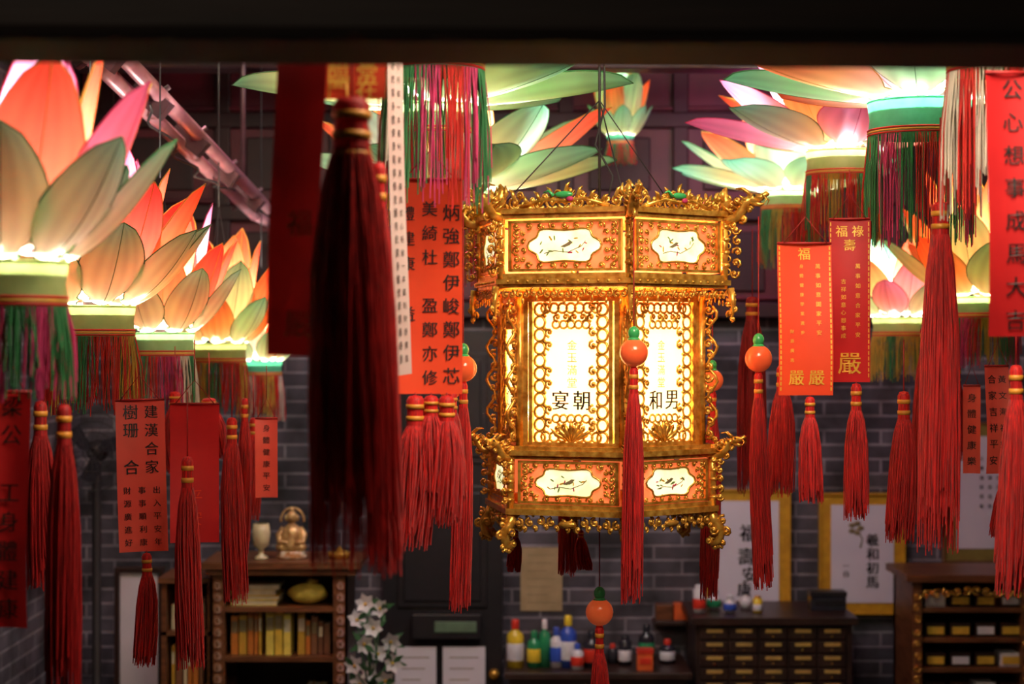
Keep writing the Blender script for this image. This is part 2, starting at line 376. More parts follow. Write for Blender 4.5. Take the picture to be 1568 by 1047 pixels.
# ------------------------------------------------------------------ palace lantern
S=.00141
GLASS=glassmat('frosted_glass',(1,.89,.60),.6,.34)
TUBE=pbr('inner_lamp_tube',(1,.93,.75),.4,0,emis=(1,.90,.68),es=10)
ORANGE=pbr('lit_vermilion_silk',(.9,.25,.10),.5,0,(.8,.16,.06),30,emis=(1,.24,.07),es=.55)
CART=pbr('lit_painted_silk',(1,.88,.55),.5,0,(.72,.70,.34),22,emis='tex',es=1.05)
INKB=pbr('painted_motif',(.26,.20,.10),.5); LEAFP=pbr('painted_leaf',(.25,.38,.12),.5)
LCX=W(918,523.5,4.3)
def palace():
    b=MB(); ox,oy=LCX.x,LCX.y; ANG=10
    Z=lambda py: ZC+(523.5-py)*S
    def face(k,R):
        th=math.radians(ANG+30+60*k); n=Vector((math.sin(th),-math.cos(th),0)); t=Vector((0,0,1)).cross(n); ap=R*S*.866
        M=Matrix.Identity(4)
        for i in range(3): M[i][0]=t[i]; M[i][1]=-n[i]; M[i][2]=(0,0,1)[i]
        M[0][3]=ox+n.x*ap; M[1][3]=oy+n.y*ap; M[2][3]=0
        return M
    def rad(k,R):
        th=math.radians(ANG+60*k); n=Vector((math.sin(th),-math.cos(th),0)); y=Vector((0,0,1)).cross(n)
        M=Matrix.Identity(4)
        for i in range(3): M[i][0]=n[i]; M[i][1]=y[i]; M[i][2]=(0,0,1)[i]
        M[0][3]=ox+n.x*R*S; M[1][3]=oy+n.y*R*S
        return M
    def sq(u): return u*S
    def rail(R,y0,y1,out,dep=14):
        hw=sq(R/2)+sq(out)*.58
        b.span(-hw,hw,-sq(out),sq(dep),Z(y1),Z(y0),GOLD)
    def cart(cx,cz,a,h,mat,y):
        pts=[]
        for i in range(40):
            t=2*math.pi*i/40; r=1+.09*math.cos(6*t)
            c,s_=math.cos(t),math.sin(t)
            x=abs(c)**.7*(1 if c>0 else -1); z=abs(s_)**.8*(1 if s_>0 else -1)
            pts.append((cx+a*x*r,cz+h*z*r))
        b.plate(pts,y,sq(1.5),mat); b.tube([(p[0],y-sq(1),p[1]) for p in pts],sq(1.8),GOLD,5,True)
    def panel(R,y0,y1,seed):
        rnd=random.Random(seed); hw=sq(R/2-12); z0,z1=Z(y1),Z(y0); cz=(z0+z1)/2; hh=(z1-z0)/2
        b.span(-hw,hw,sq(4),sq(7),z0,z1,ORANGE)
        for sx in(-1,1): b.span(sx*hw,sx*(hw-sq(5)),-sq(2),sq(5),z0,z1,GOLD)
        for zz in(z0,z1-sq(4)): b.span(-hw,hw,-sq(2),sq(5),zz,zz+sq(4),GOLD)
        a,h=hw*.60,hh*.66
        cart(0,cz,a,h,CART,sq(0))
        # painted twig, leaves and small bird
        for q in range(14):
            x=rnd.uniform(-.7,.7)*a; z=cz+rnd.uniform(-.55,.5)*h; an=rnd.uniform(0,3.1); L_=sq(rnd.uniform(3,5)); w_=L_*.3
            P=[]
            for i in range(6):
                t=i*1.047; px_,pz_=L_*math.cos(t),w_*math.sin(t); P.append((x+px_*math.cos(an)-pz_*math.sin(an),z+px_*math.sin(an)+pz_*math.cos(an)))
            b.plate(P,-sq(.6),sq(.4),(LEAFP,GOLDR,TR[0],LEAFP)[q%4])
        bx,bz=a*rnd.uniform(-.2,.2),cz+h*.05
        b.plate([(bx-sq(11),bz-sq(3)),(bx-sq(4),bz-sq(4)),(bx+sq(4),bz-sq(1)),(bx+sq(9),bz+sq(4)),(bx+sq(4),bz+sq(5)),(bx-sq(3),bz+sq(1))],-sq(.7),sq(.3),INKB)
        b.tube([(-a*.6,-sq(.7),cz-h*.45),(-a*.3,-sq(.7),cz-h*.3),(a*.1,-sq(.7),cz-h*.4),(a*.5,-sq(.7),cz-h*.05),(a*.62,-sq(.7),cz+h*.25)],sq(.6),INKB,4)
        n=9
        for i in range(n):
            x=-hw*.86+2*hw*.86*i/(n-1)
            for sz in(-1,1): b.spiral((x,0,cz+sz*hh*.78),sq(6.2),rnd.uniform(0,6),1.15,sq(1.8),GOLD,9,1 if i%2 else -1)
        for i in range(4):
            z=cz-hh*.5+hh*i/3
            for sx in(-1,1):
                b.spiral((sx*hw*.86,0,z),sq(7),rnd.uniform(0,6),1.2,sq(1.9),GOLD,9,sx)
                b.spiral((sx*hw*.74,0,z),sq(5),rnd.uniform(0,6),1.1,sq(1.6),GOLD,8,-sx)
    TXT=['和男','福壽','安康','吉祥','如意','宴朝']
    for k in range(6):
        # ---- upper box
        b.M=face(k,203)
        rail(203,322,330,8); rail(203,330,337,3); rail(203,420,428,4); rail(203,428,436,9); rail(203,436,441,4)
        panel(203,340,417,k)
        for i in range(12):
            b.ball((sq(-88+16*i),-sq(9),Z(432)),sq(2.2),GOLD,6,4)
        for i in range(9):
            x=sq(-88+22*i); dz=6*abs(math.cos(i*math.pi/4))
            b.spiral((x-sq(5),-sq(2),Z(449+dz*.4)),sq(6.5),1.57,1.2,sq(1.8),GOLD,10,1)
            b.spiral((x+sq(5),-sq(2),Z(449+dz*.4)),sq(6.5),1.57,1.2,sq(1.8),GOLD,10,-1)
            b.ball((x,-sq(2),Z(457+dz)),(sq(2.6),sq(2),sq(5)),GOLD,6,4)
        # crest on the top rail
        for i in range(-4,5):
            hgt=30-abs(i)*5.2+ (14 if abs(i)==4 else 0); x=sq(i*20)
            b.spiral((x,0,Z(322-hgt*.38)),sq(hgt*.42),-1.57,1.25,sq(2.4),GOLD,12,1 if i>0 else -1,tail=(x-sq(8)*(1 if i>0 else -1),Z(320)))
            if hgt>14: b.spiral((x+sq(9),-sq(1),Z(322-hgt*.85)),sq(hgt*.26),0,1.2,sq(2.0),GOLD,10,1 if i<0 else -1,tail=(x,Z(318)))
            b.tube([(x,0,Z(322-hgt*.6)),(x+sq(4)*(-1 if i<0 else 1),0,Z(322-hgt*1.15)),(x+sq(9)*(-1 if i<0 else 1),0,Z(322-hgt*1.3))],[sq(4),sq(3),sq(.5)],GOLD,5)
        b.ball((0,-sq(4),Z(302)),(sq(15),sq(4),sq(5)),JADE,10,6); b.ball((sq(10),-sq(5),Z(309)),(sq(6),sq(3),sq(4)),TR[0],8,5)
        b.tube([(-sq(16),-sq(4),Z(304)),(-sq(24),-sq(4),Z(296)),(-sq(32),-sq(4),Z(299))],[sq(3),sq(2),sq(1)],JADE,5)
        b.tube([(-sq(70),0,Z(320)),(-sq(30),0,Z(308)),(0,0,Z(312)),(sq(30),0,Z(308)),(sq(70),0,Z(320))],sq(4),GOLD,6)
        # ---- main body
        b.M=face(k,166)
        hw=sq(83)
        b.span(-hw,hw,-sq(3),sq(8),Z(462),Z(446),GOLD); b.span(-hw,hw,-sq(3),sq(8),Z(684),Z(676),GOLD)
        for sx in(-1,1):
            b.span(sx*hw,sx*sq(69),-sq(2),sq(6),Z(680),Z(450),GOLD); b.span(sx*sq(67),sx*sq(61),-sq(5),sq(4),Z(678),Z(458),GOLD)
        b.span(-sq(63),sq(63),sq(5),sq(6),Z(678),Z(460),GLASS)
        y=-sq(1)
        for i in range(11):
            zz=Z(474+i*19.5)
            for sx in(-1,1):
                b.ring((sx*sq(50),y,zz),sq(8.5),sq(2.3),GOLD,10,sq(9.5))
                if i%3!=1: b.spiral((sx*sq(35),y,zz+sq(4)),sq(7.5),sx*1.57,1.1,sq(2.1),GOLD,9,sx)
                b.ball((sx*sq(42),y,zz+sq(9.5)),sq(3),GOLD,6,4)
        for i in range(-3,4):
            for (zz,sg) in((Z(472),-1),(Z(668),1)):
                b.ring((sq(i*13.5),y,zz),sq(7.5),sq(2.2),GOLD,10)
                if abs(i)<3: b.spiral((sq(i*13.5+5),y,zz+sg*sq(14)),sq(7),sg*1.57,1.1,sq(2.1),GOLD,9,1 if i%2 else -1)
            if abs(i)<3: b.ring((sq(i*12),y,Z(497)),sq(6),sq(1.9),GOLD,9); b.ring((sq(i*12),y,Z(640)),sq(6),sq(1.9),GOLD,9)
        for q in range(-3,4):
            b.tube([(0,y,Z(676)),(sq(q*8),y,Z(664-4*(3-abs(q)))),(sq(q*11),y,Z(655-5*(3-abs(q))))],[sq(1.5),sq(4.5),sq(.6)],GOLD,5)
        for i,ch in enumerate(TXT[k]):
            vs,fs=glyph(ch)
            for dx in(-.022,.022): b.add([(sq(-17+34*i)+(v[0]+dx)*sq(27),y,Z(612)+v[1]*sq(29)) for v in vs],fs,INK,False)
        for i,ch in enumerate('金玉滿堂'):
            vs,fs=glyph(ch); b.add([(v[0]*sq(15),y+sq(5),Z(528+i*19)+v[1]*sq(15)) for v in vs],fs,GOLDR,False)
        # ---- lower box
        b.M=face(k,184)
        rail(184,682,688,2); rail(184,688,696,9); rail(184,696,702,4); rail(184,770,777,3); rail(184,777,786,9)
        panel(184,704,769,k+20)
        for i in range(10):
            x=sq(-78+17.3*i); dz=5*abs(math.cos(i*math.pi/4.5))
            b.spiral((x,-sq(2),Z(794+dz)),sq(7.5),1.57,1.25,sq(2.3),GOLD,10,1 if i%2 else -1)
            b.spiral((x+sq(8),-sq(2),Z(802+dz)),sq(5),-1.57,1.1,sq(1.9),GOLD,9,1 if i<5 else -1)
        b.ball((0,-sq(4),Z(799)),(sq(15),sq(4),sq(5)),GOLD,10,6)
    for R,yy in((196,328),(178,690),(178,782)):
        ps=[]; b.M=Matrix.Identity(4)
        for k in range(6):
            th=math.radians(ANG+60*k); ps.append(Vector((ox+R*S*math.sin(th),oy-R*S*math.cos(th),Z(yy))))
        b.add(ps+[p+Vector((0,0,-.006)) for p in ps],[(0,1,2,3,4,5),(11,10,9,8,7,6)]+[(i,(i+1)%6,(i+1)%6+6,i+6) for i in range(6)],GOLD,False)
    def dragon(sc_,y0,flip=1):
        q=sc_
        P=lambda r,z:(r*q,0,Z(y0)+z*q)
        b.tube([P(-.2,0),P(.1,-.18),P(.4,-.1),P(.6,.15),P(.72,.42),P(.95,.5)],[.10*q,.16*q,.19*q,.19*q,.17*q,.16*q],GOLD,8)
        b.ball(P(.95,.5),(.24*q,.17*q,.19*q),GOLD,10,7)
        b.tube([P(1.0,.53),P(1.25,.55),P(1.42,.66),P(1.5,.62)],[.17*q,.12*q,.09*q,.04*q],GOLD,7)
        b.tube([P(.95,.38),P(1.2,.30),P(1.33,.33)],[.12*q,.08*q,.03*q],GOLD,6)
        for sy in(-1,1):
            b.tube([(.9*q,sy*.1*q,Z(y0)+.62*q),(.62*q,sy*.16*q,Z(y0)+.85*q),(.42*q,sy*.2*q,Z(y0)+.82*q)],[.06*q,.05*q,.02*q],GOLD,5)
            b.ball((1.03*q,sy*.14*q,Z(y0)+.6*q),.05*q,INK,6,4)
            b.tube([(1.3*q,sy*.08*q,Z(y0)+.6*q),(1.45*q,sy*.2*q,Z(y0)+.45*q),(1.35*q,sy*.28*q,Z(y0)+.28*q)],[.04*q,.03*q,.01*q],GOLD,4)
            for j in range(4): b.tube([(.75*q-.15*j*q,sy*.12*q,Z(y0)+.45*q-.14*j*q),(.55*q-.17*j*q,sy*.26*q,Z(y0)+.62*q-.12*j*q)],[.07*q,.01*q],GOLD,4)
        for i,(r,z,s_) in enumerate(((.45,.45,.16),(.25,.25,.17),(.1,.5,.14),(.62,-.15,.15),(.3,-.35,.15),(.85,.15,.12),(.0,-.1,.14))):
            b.spiral(P(r,z),s_*q,i*1.3,1.2,.055*q,GOLD,10,1 if i%2 else -1)
    for k in range(6):
        b.M=rad(k,203)
        b.tube([(0,0,Z(442)),(0,0,Z(318))],sq(6),GOLD,8); 
        for yy in(345,365,385,405): b.ball((sq(2),0,Z(yy)),(sq(8),sq(8),sq(5)),GOLD,8,5); b.ring((sq(5),0,Z(yy+10)),sq(5),sq(1.6),GOLD,8)
        b.tube([(0,0,Z(320)),(sq(2),0,Z(305)),(sq(-2),0,Z(294)),(sq(3),0,Z(284))],[sq(7),sq(10),sq(8),sq(2)],GOLD,7)
        for sy in(-1,1): b.tube([(0,sy*sq(4),Z(310)),(0,sy*sq(12),Z(298)),(0,sy*sq(10),Z(287))],[sq(3),sq(4),sq(1)],GOLD,5)
        dragon(sq(47),326)
        for i,(r,yy,s_) in enumerate(((8,446,8),(14,458,8),(6,464,7),(16,472,6),(9,480,6),(12,488,4))):
            b.spiral((sq(r),0,Z(yy)),sq(s_),i,1.2,sq(2.2),GOLD,10,1 if i%2 else -1)
        b.tube([(sq(10),0,Z(440)),(sq(14),0,Z(465)),(sq(12),0,Z(494))],[sq(6),sq(5),sq(1)],GOLD,6)
        for i in range(5): b.spiral((sq(18+3*math.sin(i)),0,Z(350+17*i)),sq(8),i*1.7,1.2,sq(2.2),GOLD,10,1 if i%2 else -1)
        b.M=rad(k,166)
        b.tube([(0,0,Z(684)),(0,0,Z(448))],sq(7),GOLD,8)
        pts=[(sq(18+8*math.sin(i*1.1)),0,Z(468+i*9)) for i in range(24)]
        b.tube(pts,sq(2.6),GOLD,5)
        for i in range(12):
            b.spiral((sq(12+2*math.sin(i*2)),0,Z(474+i*17.5)),sq(8),i*2.1,1.2,sq(2.3),GOLD,10,1 if i%2 else -1)
        b.M=rad(k,184)
        b.tube([(0,0,Z(788)),(0,0,Z(682))],sq(6),GOLD,8)
        for i in range(5): b.ball((sq(2),0,Z(708+14*i)),(sq(8),sq(8),sq(4)),GOLD,8,5); b.spiral((sq(12),0,Z(708+14*i)),sq(6.5),i*1.5,1.2,sq(2),GOLD,9,1 if i%2 else -1)
        dragon(sq(36),694)
        b.tube([(sq(-4),0,Z(786)),(sq(2),0,Z(800)),(sq(14),0,Z(815)),(sq(10),0,Z(832)),(sq(-2),0,Z(840))],[sq(10),sq(9),sq(8),sq(7),sq(4)],GOLD,7)
        for i,(r,yy,s_) in enumerate(((-10,802,8),(16,800,8),(22,818,8),(2,822,8),(16,836,7),(4,842,6),(-6,832,6),(-18,808,6))):
            b.spiral((sq(r),0,Z(yy)),sq(s_),i*1.2,1.2,sq(2.4),GOLD,10,1 if i%2 else -1)
        for sy in(-1,1):
            b.spiral((sq(4),sy*sq(8),Z(815)),sq(8),0,1.2,sq(2.2),GOLD,9,sy)
    b.M=Matrix.Identity(4)
    def at(k,r): 
        th=math.radians(ANG+60*k); return ox+r*math.sin(th),oy-r*math.cos(th)
    for k,r,yb,ye,br in((0,.325,540,908,.030),(1,.362,548,890,.030),(-1,.390,563,920,.029),(2,.362,577,905,.026),(3,.34,590,870,.026),(-2,.36,590,800,.026)):
        x,y=at(k,r); z=ZC+(523.5-yb-22)/F*y; L=(ye-yb-22)/F*y
        tassel(b,(x,y,z),L,.042,RED,br,Z(330)-z,neck=.055)
    zb=ZC-(958-523.5)/F*oy
    tassel(b,(ox,oy,zb),.3,.045,RED,.031,Z(784)-zb,neck=.06)
    for k in(-2,3):
        x,y=at(k,.2); z=ZC-(812-523.5)/F*y; tassel(b,(x,y,z),.09,.03,RED,0,.06)
    for k in(0,2,4):
        x,y=at(k,.27); b.tube([(x,y,Z(330)),(ox,oy,Z(140))],.0016,CORD,4)
    b.tube([(ox,oy,Z(330)),(ox,oy,Z(140)),(ox,oy,3.9)],.0035,CORD,6)
    b.tube([(ox+.01,oy,Z(330)),(ox+.03,oy,Z(260)),(ox-.01,oy,Z(210)),(ox+.012,oy,Z(150)),(ox,oy,3.9)],.0028,CORD,6)
    b.lathe((ox,oy,Z(330)),[(0,.01),(.05,.01),(.04,.03),(.012,.04),(.0,.05)],GOLD,14)
    b.tube([(ox,oy,Z(480)),(ox,oy,Z(660))],.018,TUBE,10)
    for k in(0,2,4):
        x,y=at(k,.17); b.tube([(ox,oy,Z(482)),(x,y,Z(470))],.003,GOLD,5)
    ob=b.done('palace_lantern')
    for yy in(500,565,632):
        li=bpy.data.lights.new('inner_lamp','POINT'); li.energy=9; li.color=(1,.90,.68); li.shadow_soft_size=.02
        lo=bpy.data.objects.new('inner_lamp',li); lo.location=(ox+.05*math.cos(yy),oy-.05,Z(yy)); sc.collection.objects.link(lo)
        lo.parent=ob; lo.matrix_parent_inverse=Matrix.Translation(ob.location).inverted()
    return ob
palace()

# ------------------------------------------------------------------ wish tags
tag(658,275,603,100,3.35,PAPR,[('炳強鄭伊峻鄭伊芯',.83,.1,.97,.25),('美綺杜 盈鄭亦修',.5,.08,.98,.23),('體建康 益 ',.16,.1,.8,.22)],INK,0,0,200,[(-22,225,62),(26,190,54),(2,150,50)],curl=.004)
tag(606,60,575,60,3.1,PAPW,[('闔府統請身體健康萬事勝意闔府統請身體健康萬事勝意',.35,.02,.97,.22),('從心所欲一本萬利財源廣進從心所欲一本萬利財源廣進',.7,.02,.97,.18)],INK,70,-3.0,20,None,curl=.002,bold=0)
tag(214,612,845,74,3.9,PAPP,[('建漢合家',.72,.02,.5,.27),('樹珊 合',.3,.02,.5,.3),('出入平安年',.8,.55,.98,.15),('事事順利康',.5,.55,.98,.15),('財源廣進好',.2,.55,.98,.15)],INK,8,-1.5,560,[(4,165,34)])
tag(14,600,960,62,2.8,PAPD,[('梁公 工身體建康',.5,.0,.98,.5)],INK,-8,0,540,None)
tag(1233,372,605,84,3.7,PAPR,[('萬事如意闔家平安',.75,.12,.62,.09),('身體健康學業進步',.45,.12,.62,.07),('財源廣進',.25,.55,.8,.07),('嚴',.33,.80,.97,.28),('嚴',.70,.80,.97,.28),('福',.5,.02,.12,.22)],INKG,3,0,280,[(8,155,34)],border=INKG)
tag(1301,335,585,62,3.9,PAPD,[('萬事如意合家平安',.7,.26,.74,.12),('吉祥如意心想事成',.35,.36,.74,.12),('嚴',.5,.80,.97,.55),('福',.3,.03,.12,.28),('祿',.7,.03,.12,.28),('壽',.5,.12,.2,.28)],INKG,-10,0,260,[(10,200,36)],border=INKG)
tag(1547,110,515,72,2.85,PAPD,[('公心想事成馬大吉',.6,.0,1.0,.42)],INK,6,0,60,None)
tag(1488,590,725,26,4.6,PAPP,[('身體健康樂',.5,.05,.95,.5)],INK,-12,0,500,None)
tag(1528,560,725,38,4.3,PAPP,[('合家吉祥平安',.3,.05,.95,.35),('黃文海福如意',.72,.05,.95,.3)],INK,5,0,480,[(12,92,32)])
tag(408,640,762,34,4.8,PAPP,[('身體健康平安',.5,.05,.95,.3)],INK,5,0,560,None)
tag(298,618,830,74,4.1,PAPD,[('平安',.5,.6,.9,.3)],PAPR,10,0,520,None)
# foreground maroon streamer and silk banner with gold characters
tag(460,60,545,80,2.35,PAPDD,[('福 嚴',.6,.5,.98,.5)],INKGD,-14,1.5,20,None,name='red_silk_streamer')
tag(518,40,152,146,2.42,PAPR,[('福滿堂',.2,.3,.99,.22),('喜臨門',.5,.3,.99,.22),('春常在',.8,.3,.99,.22)],INKG,0,0,10,None,name='red_silk_banner')
hang_tassel(538,150,845,2.3,128,REDF,60,rings=3)
hang_tassel(580,250,850,2.55,50,RED,100)
for (px,y0,y1,d,w,m,ct) in ((98,620,1060,2.9,50,REDD,500),(62,615,890,3.4,46,REDD,520),(287,700,1010,3.8,40,RED,600),(355,640,912,4.6,36,RED,560),
    (388,640,790,5.2,26,RED,570),(268,600,720,5,40,RED,530),(320,610,700,5.2,50,RED,540),(375,610,840,5.0,24,RED,560),
    (1198,560,752,4.6,40,RED,330),(1152,455,745,5.2,44,REDD,350),(1384,600,822,4.2,42,RED,520),(1440,310,822,3.6,60,RED,180),(1466,560,700,4.8,24,RED,500),
    (1556,560,900,3.4,46,RED,480),(692,600,760,3.8,36,RED,400),(1418,500,790,4.6,40,RED,480)):
    hang_tassel(px,y0,y1,d,w,m,ct)

# ------------------------------------------------------------------ room shell
BRK=brickmat('grey_brick_back',0,(.034,.031,.042),(.078,.072,.088),(.21,.19,.215))
BRL=brickmat('grey_brick_left',1,(.07,.065,.08),(.12,.11,.13),(.24,.23,.25))
MAR=pbr('maroon_lacquer',(.13,.010,.026),.45,0,(.07,.005,.013),4)
MARD=pbr('dark_maroon_wood',(.035,.004,.008),.5,0,(.018,.002,.004),6)
BEAMM=pbr('dark_beam_wood',(.009,.0038,.003),.7,0,(.003,.0015,.0015),12,(.4,6,6),bump=.3)
FLR=pbr('stone_floor',(.16,.14,.12),.5,0,(.11,.10,.09),3)
YB=8.8; XL=-1.97; XR=3.2; ZT=3.9; Y0=-1.6
def slab(name,x0,x1,y0,y1,z0,z1,mat):
    b=MB(); b.span(x0,x1,y0,y1,z0,z1,mat); return b.done(name)
slab('floor',XL-.1,XR+.1,Y0-.1,YB+.1,-.1,0,FLR)
slab('ceiling',XL-.1,XR+.1,Y0-.1,YB+.1,ZT,ZT+.1,MARD)
slab('wall_back',XL-.1,XR+.1,YB,YB+.1,0,ZT,BRK)
slab('wall_left',XL-.1,XL,Y0,YB,0,ZT,BRL)
slab('wall_right',XR,XR+.1,Y0,YB,0,ZT,BRL)
slab('wall_front',XL-.1,XR+.1,Y0-.1,Y0,0,ZT,BRL)
b=MB(); zt=2.56
b.span(XL+.01,XR-.01,YB-.05,YB-.002,zt,ZT-.01,MAR)
for zz in(zt,3.0,3.42): b.span(XL+.01,XR-.01,YB-.11,YB-.05,zz,zz+.07,MARD); b.span(XL+.01,XR-.01,YB-.09,YB-.05,zz+.08,zz+.1,MAR)
x=XL+.1
while x<XR-.1:
    b.span(x,x+.07,YB-.10,YB-.05,zt,ZT-.01,MARD); b.span(x+.14,x+.42,YB-.07,YB-.05,zt+.12,2.95,MARD); b.span(x+.14,x+.42,YB-.07,YB-.05,3.14,3.38,MARD); x+=.52
b.done('trim_1',.006)
for i,(yy,zz) in enumerate(((6.4,3.62),(7.5,3.52))):
    b=MB(); b.span(XL+.01,XR-.01,yy,yy+.16,zz,zz+.2,MARD); b.span(XL+.01,XR-.01,yy-.01,yy+.17,zz+.2,zz+.24,MAR); b.done('ceiling_beam',.01)
# foreground beam
b=MB(); zl=W(0,110,1.98).z; b.span(XL+.03,XR-.03,1.8,1.98,zl,zl+.32,BEAMM); b.span(XL+.03,XR-.03,1.77,2.01,zl+.26,zl+.34,BEAMM)
ob=b.done('wooden_beam',.012); ob.rotation_euler=(0,math.radians(.4),0)

# black door leaf
BLK=pbr('black_lacquer_door',(.014,.012,.015),.4); WHT=pbr('white_paper',(.72,.70,.76),.6,0,(.66,.64,.70),5); BEI=pbr('aged_paper',(.40,.30,.16),.7,0,(.32,.24,.12),12)
b=MB(); p0=W(585,500,8.7); p1=W(770,500,8.7)
b.span(p0.x,p1.x,8.70,8.795,0,2.5,BLK)
for zz0,zz1 in((.15,.9),(1.25,1.8),(1.9,2.4)):
    b.span(p0.x+.07,p1.x-.07,8.685,8.70,zz0,zz1,BLK)
    b.span(p0.x+.1,p1.x-.1,8.675,8.69,zz0+.03,zz1-.03,BLK)
b.ball((p1.x-.04,8.67,.95),.025,GOLD); b.done('door_1',.004)
def sheet(name,x0,y0,x1,y1,d,mat,lines=4):
    b=MB(); a=W(x0,y1,d); c=W(x1,y0,d); b.span(a.x,c.x,d,d+.006,a.z,c.z,mat)
    for i in range(lines):
        zz=c.z-(c.z-a.z)*(i+1)/(lines+1); b.span(a.x+.03,c.x-.03-.02*(i%3),d-.001,d,zz,zz+.004,INKB)
    return b.done(name)
sheet('notice_paper',605,990,668,1075,8.64,WHT); sheet('notice_paper',678,990,743,1075,8.64,WHT); sheet('notice_poster',797,838,861,935,8.79,BEI,7)
b=MB(); a=W(632,975,8.66); c=W(737,938,8.66); b.span(a.x,c.x,8.6,8.674,a.z,c.z,BLK); b.span(a.x+.1,c.x-.02,8.594,8.6,a.z+.03,c.z-.03,pbr('green_label',(.12,.2,.12),.5)); b.done('wall_meter_box',.004)

# framed calligraphy
FRM=pbr('yellow_brocade_mount',(.62,.34,.02),.45,0,(.5,.26,.015),30); FRW=pbr('brown_frame_wood',(.20,.10,.03),.4); PIC=pbr('rice_paper',(.70,.68,.78),.6,0,(.64,.62,.72),4)
def framed(x0,y0,x1,y1,bw,txt,mat,ts,pic=True,edge=FRW):
    b=MB(); d=8.75; a=W(x0,y1,d); c=W(x1,y0,d); w=bw*d/F
    b.span(a.x,c.x,d+.01,d+.045,a.z,c.z,mat)
    e=.008
    for q in((a.x-e,a.x,a.z-e,c.z+e),(c.x,c.x+e,a.z-e,c.z+e)): b.span(q[0],q[1],d-.002,d+.045,q[2],q[3],edge)
    for q in((a.z-e,a.z),(c.z,c.z+e)): b.span(a.x,c.x,d-.002,d+.045,q[0],q[1],edge)
    b.span(a.x+w,c.x-w,d+.006,d+.012,a.z+w,c.z-w,PIC)
    W_=c.x-a.x; H_=c.z-a.z
    for (ch,fx,fz,sz) in txt: write(b,ch,a.x+W_*fx,a.z+H_*fz,sz*ts,INK,lambda x,z:d+.004,.03)
    if pic:
        cx,cz=a.x+W_*.42,a.z+H_*.72
        for k in range(5):
            an=k*1.256; b.ball((cx+.022*math.cos(an),d+.005,cz+.022*math.sin(an)),(.016,.003,.012),INKB,8,4)
        b.tube([(cx,d+.004,cz),(cx+.03,d+.004,cz-.05),(cx+.02,d+.004,cz-.09)],.003,INKB,4)
    return b.done('framed_calligraphy')
framed(1084,752,1208,940,15,[('福',.5,.66,1.1),('壽',.48,.47,1.1),('安',.52,.32,1),('康',.45,.2,.9)],FRM,.07,False,FRM)
framed(1258,758,1384,938,15,[('羲',.62,.62,1),('和',.62,.50,1),('初',.62,.38,1),('馬',.62,.26,1),('一',.3,.4,.5),('白',.3,.33,.5)],FRM,.055,True,FRM)
framed(1448,650,1590,858,18,[(c_,.75-.09*i,.75-.07*j,.35) for i in range(5) for j,c_ in enumerate('大德流芳百世')],pbr('olive_mount',(.28,.22,.05),.5),.05,False)

# ------------------------------------------------------------------ furniture at back
WD=pbr('brown_wood',(.17,.062,.022),.4,0,(.09,.03,.01),10,(1,1,6),bump=.1); WDD=pbr('dark_wood',(.035,.015,.01),.4,0,(.02,.008,.006),10); YEL=pbr('yellow_label',(.75,.48,.05),.5); YELD=pbr('aged_yellow_label',(.50,.33,.08),.5)
b=MB(); d=8.2; a=W(1066,945,d); c=W(1306,945,d); zt_=a.z
b.span(a.x,c.x,d+.02,8.70,.06,zt_-.03,WDD); b.span(a.x-.02,c.x+.02,d-.02,8.72,zt_-.03,zt_,WDD); b.span(a.x-.01,c.x+.01,d,8.70,0,.07,WDD)
z=zt_-.045
while z>.12:
    for k in range(5):
        x0=a.x+.02+(c.x-a.x-.04)*k/5; x1=x0+(c.x-a.x-.04)/5-.012
        b.span(x0,x1,d+.006,d+.02,z-.048,z,WDD)
        b.span(x0+.025,x1-.02,d,d+.006,z-.021,z-.006,YELD); b.ball(((x0+x1)/2,d-.002,z-.036),.004,GOLD,8,5)
    z-=.058
b.done('apothecary_cabinet',.002)
b=MB(); d=8.0; a=W(1397,890,d); c=W(1580,890,d); zt_=a.z
b.span(a.x,c.x,8.35,8.4,0,zt_-.02,WDD)
for x0 in(a.x,c.x-.04): b.span(x0,x0+.04,d,8.4,0,zt_,WD)
b.span(a.x-.03,c.x+.03,d-.03,8.42,zt_,zt_+.03,WD)
z=zt_-.13; i=0
while z>0:
    b.span(a.x+.04,c.x-.04,d+.01,8.35,z,z+.018,WD)
    for k in range(4):
        x0=a.x+.065+k*.105
        b.span(x0,x0+.085,d+.05,d+.16,z+.018,z+.075,WDD if (k+i)%5 else WHT); b.span(x0+.008,x0+.078,d+.044,d+.05,z+.028,z+.06,YEL if (k+i)%3 else WHT)
    z-=.125; i+=1
n=10
for k in range(n):
    x=a.x+.06+(c.x-a.x-.12)*k/(n-1); h=.05+.035*math.cos(k*2*math.pi/(n-1))
    b.spiral((x,d,zt_-.03-h*.3),.022,k,1.2,.005,GOLD,10,1 if k<5 else -1); 
for sx in(a.x+.02,c.x-.02):
    for k in range(12): b.spiral((sx,d-.003,zt_-.06-k*.05),.018,k,1.2,.004,GOLD,9,1 if k%2 else -1)
b.done('carved_display_cabinet',.002)
b=MB(); d=8.15; a=W(772,1030,d); c=W(1060,1030,d)
b.span(a.x,c.x,d,8.66,a.z-.03,a.z,WDD); b.span(a.x+.02,c.x-.02,d+.03,8.64,0.08,a.z-.03,WDD)
for k in range(3):
    x0=a.x+.04+k*.25; b.span(x0,x0+.22,d+.018,d+.03,.15,a.z-.07,WD); b.ball((x0+.19,d+.01,a.z-.3),.012,GOLD)
for sx in(a.x+.03,c.x-.07): b.span(sx,sx+.04,d+.03,8.6,0,.1,WDD)
b.done('side_counter',.004); CT=a.z
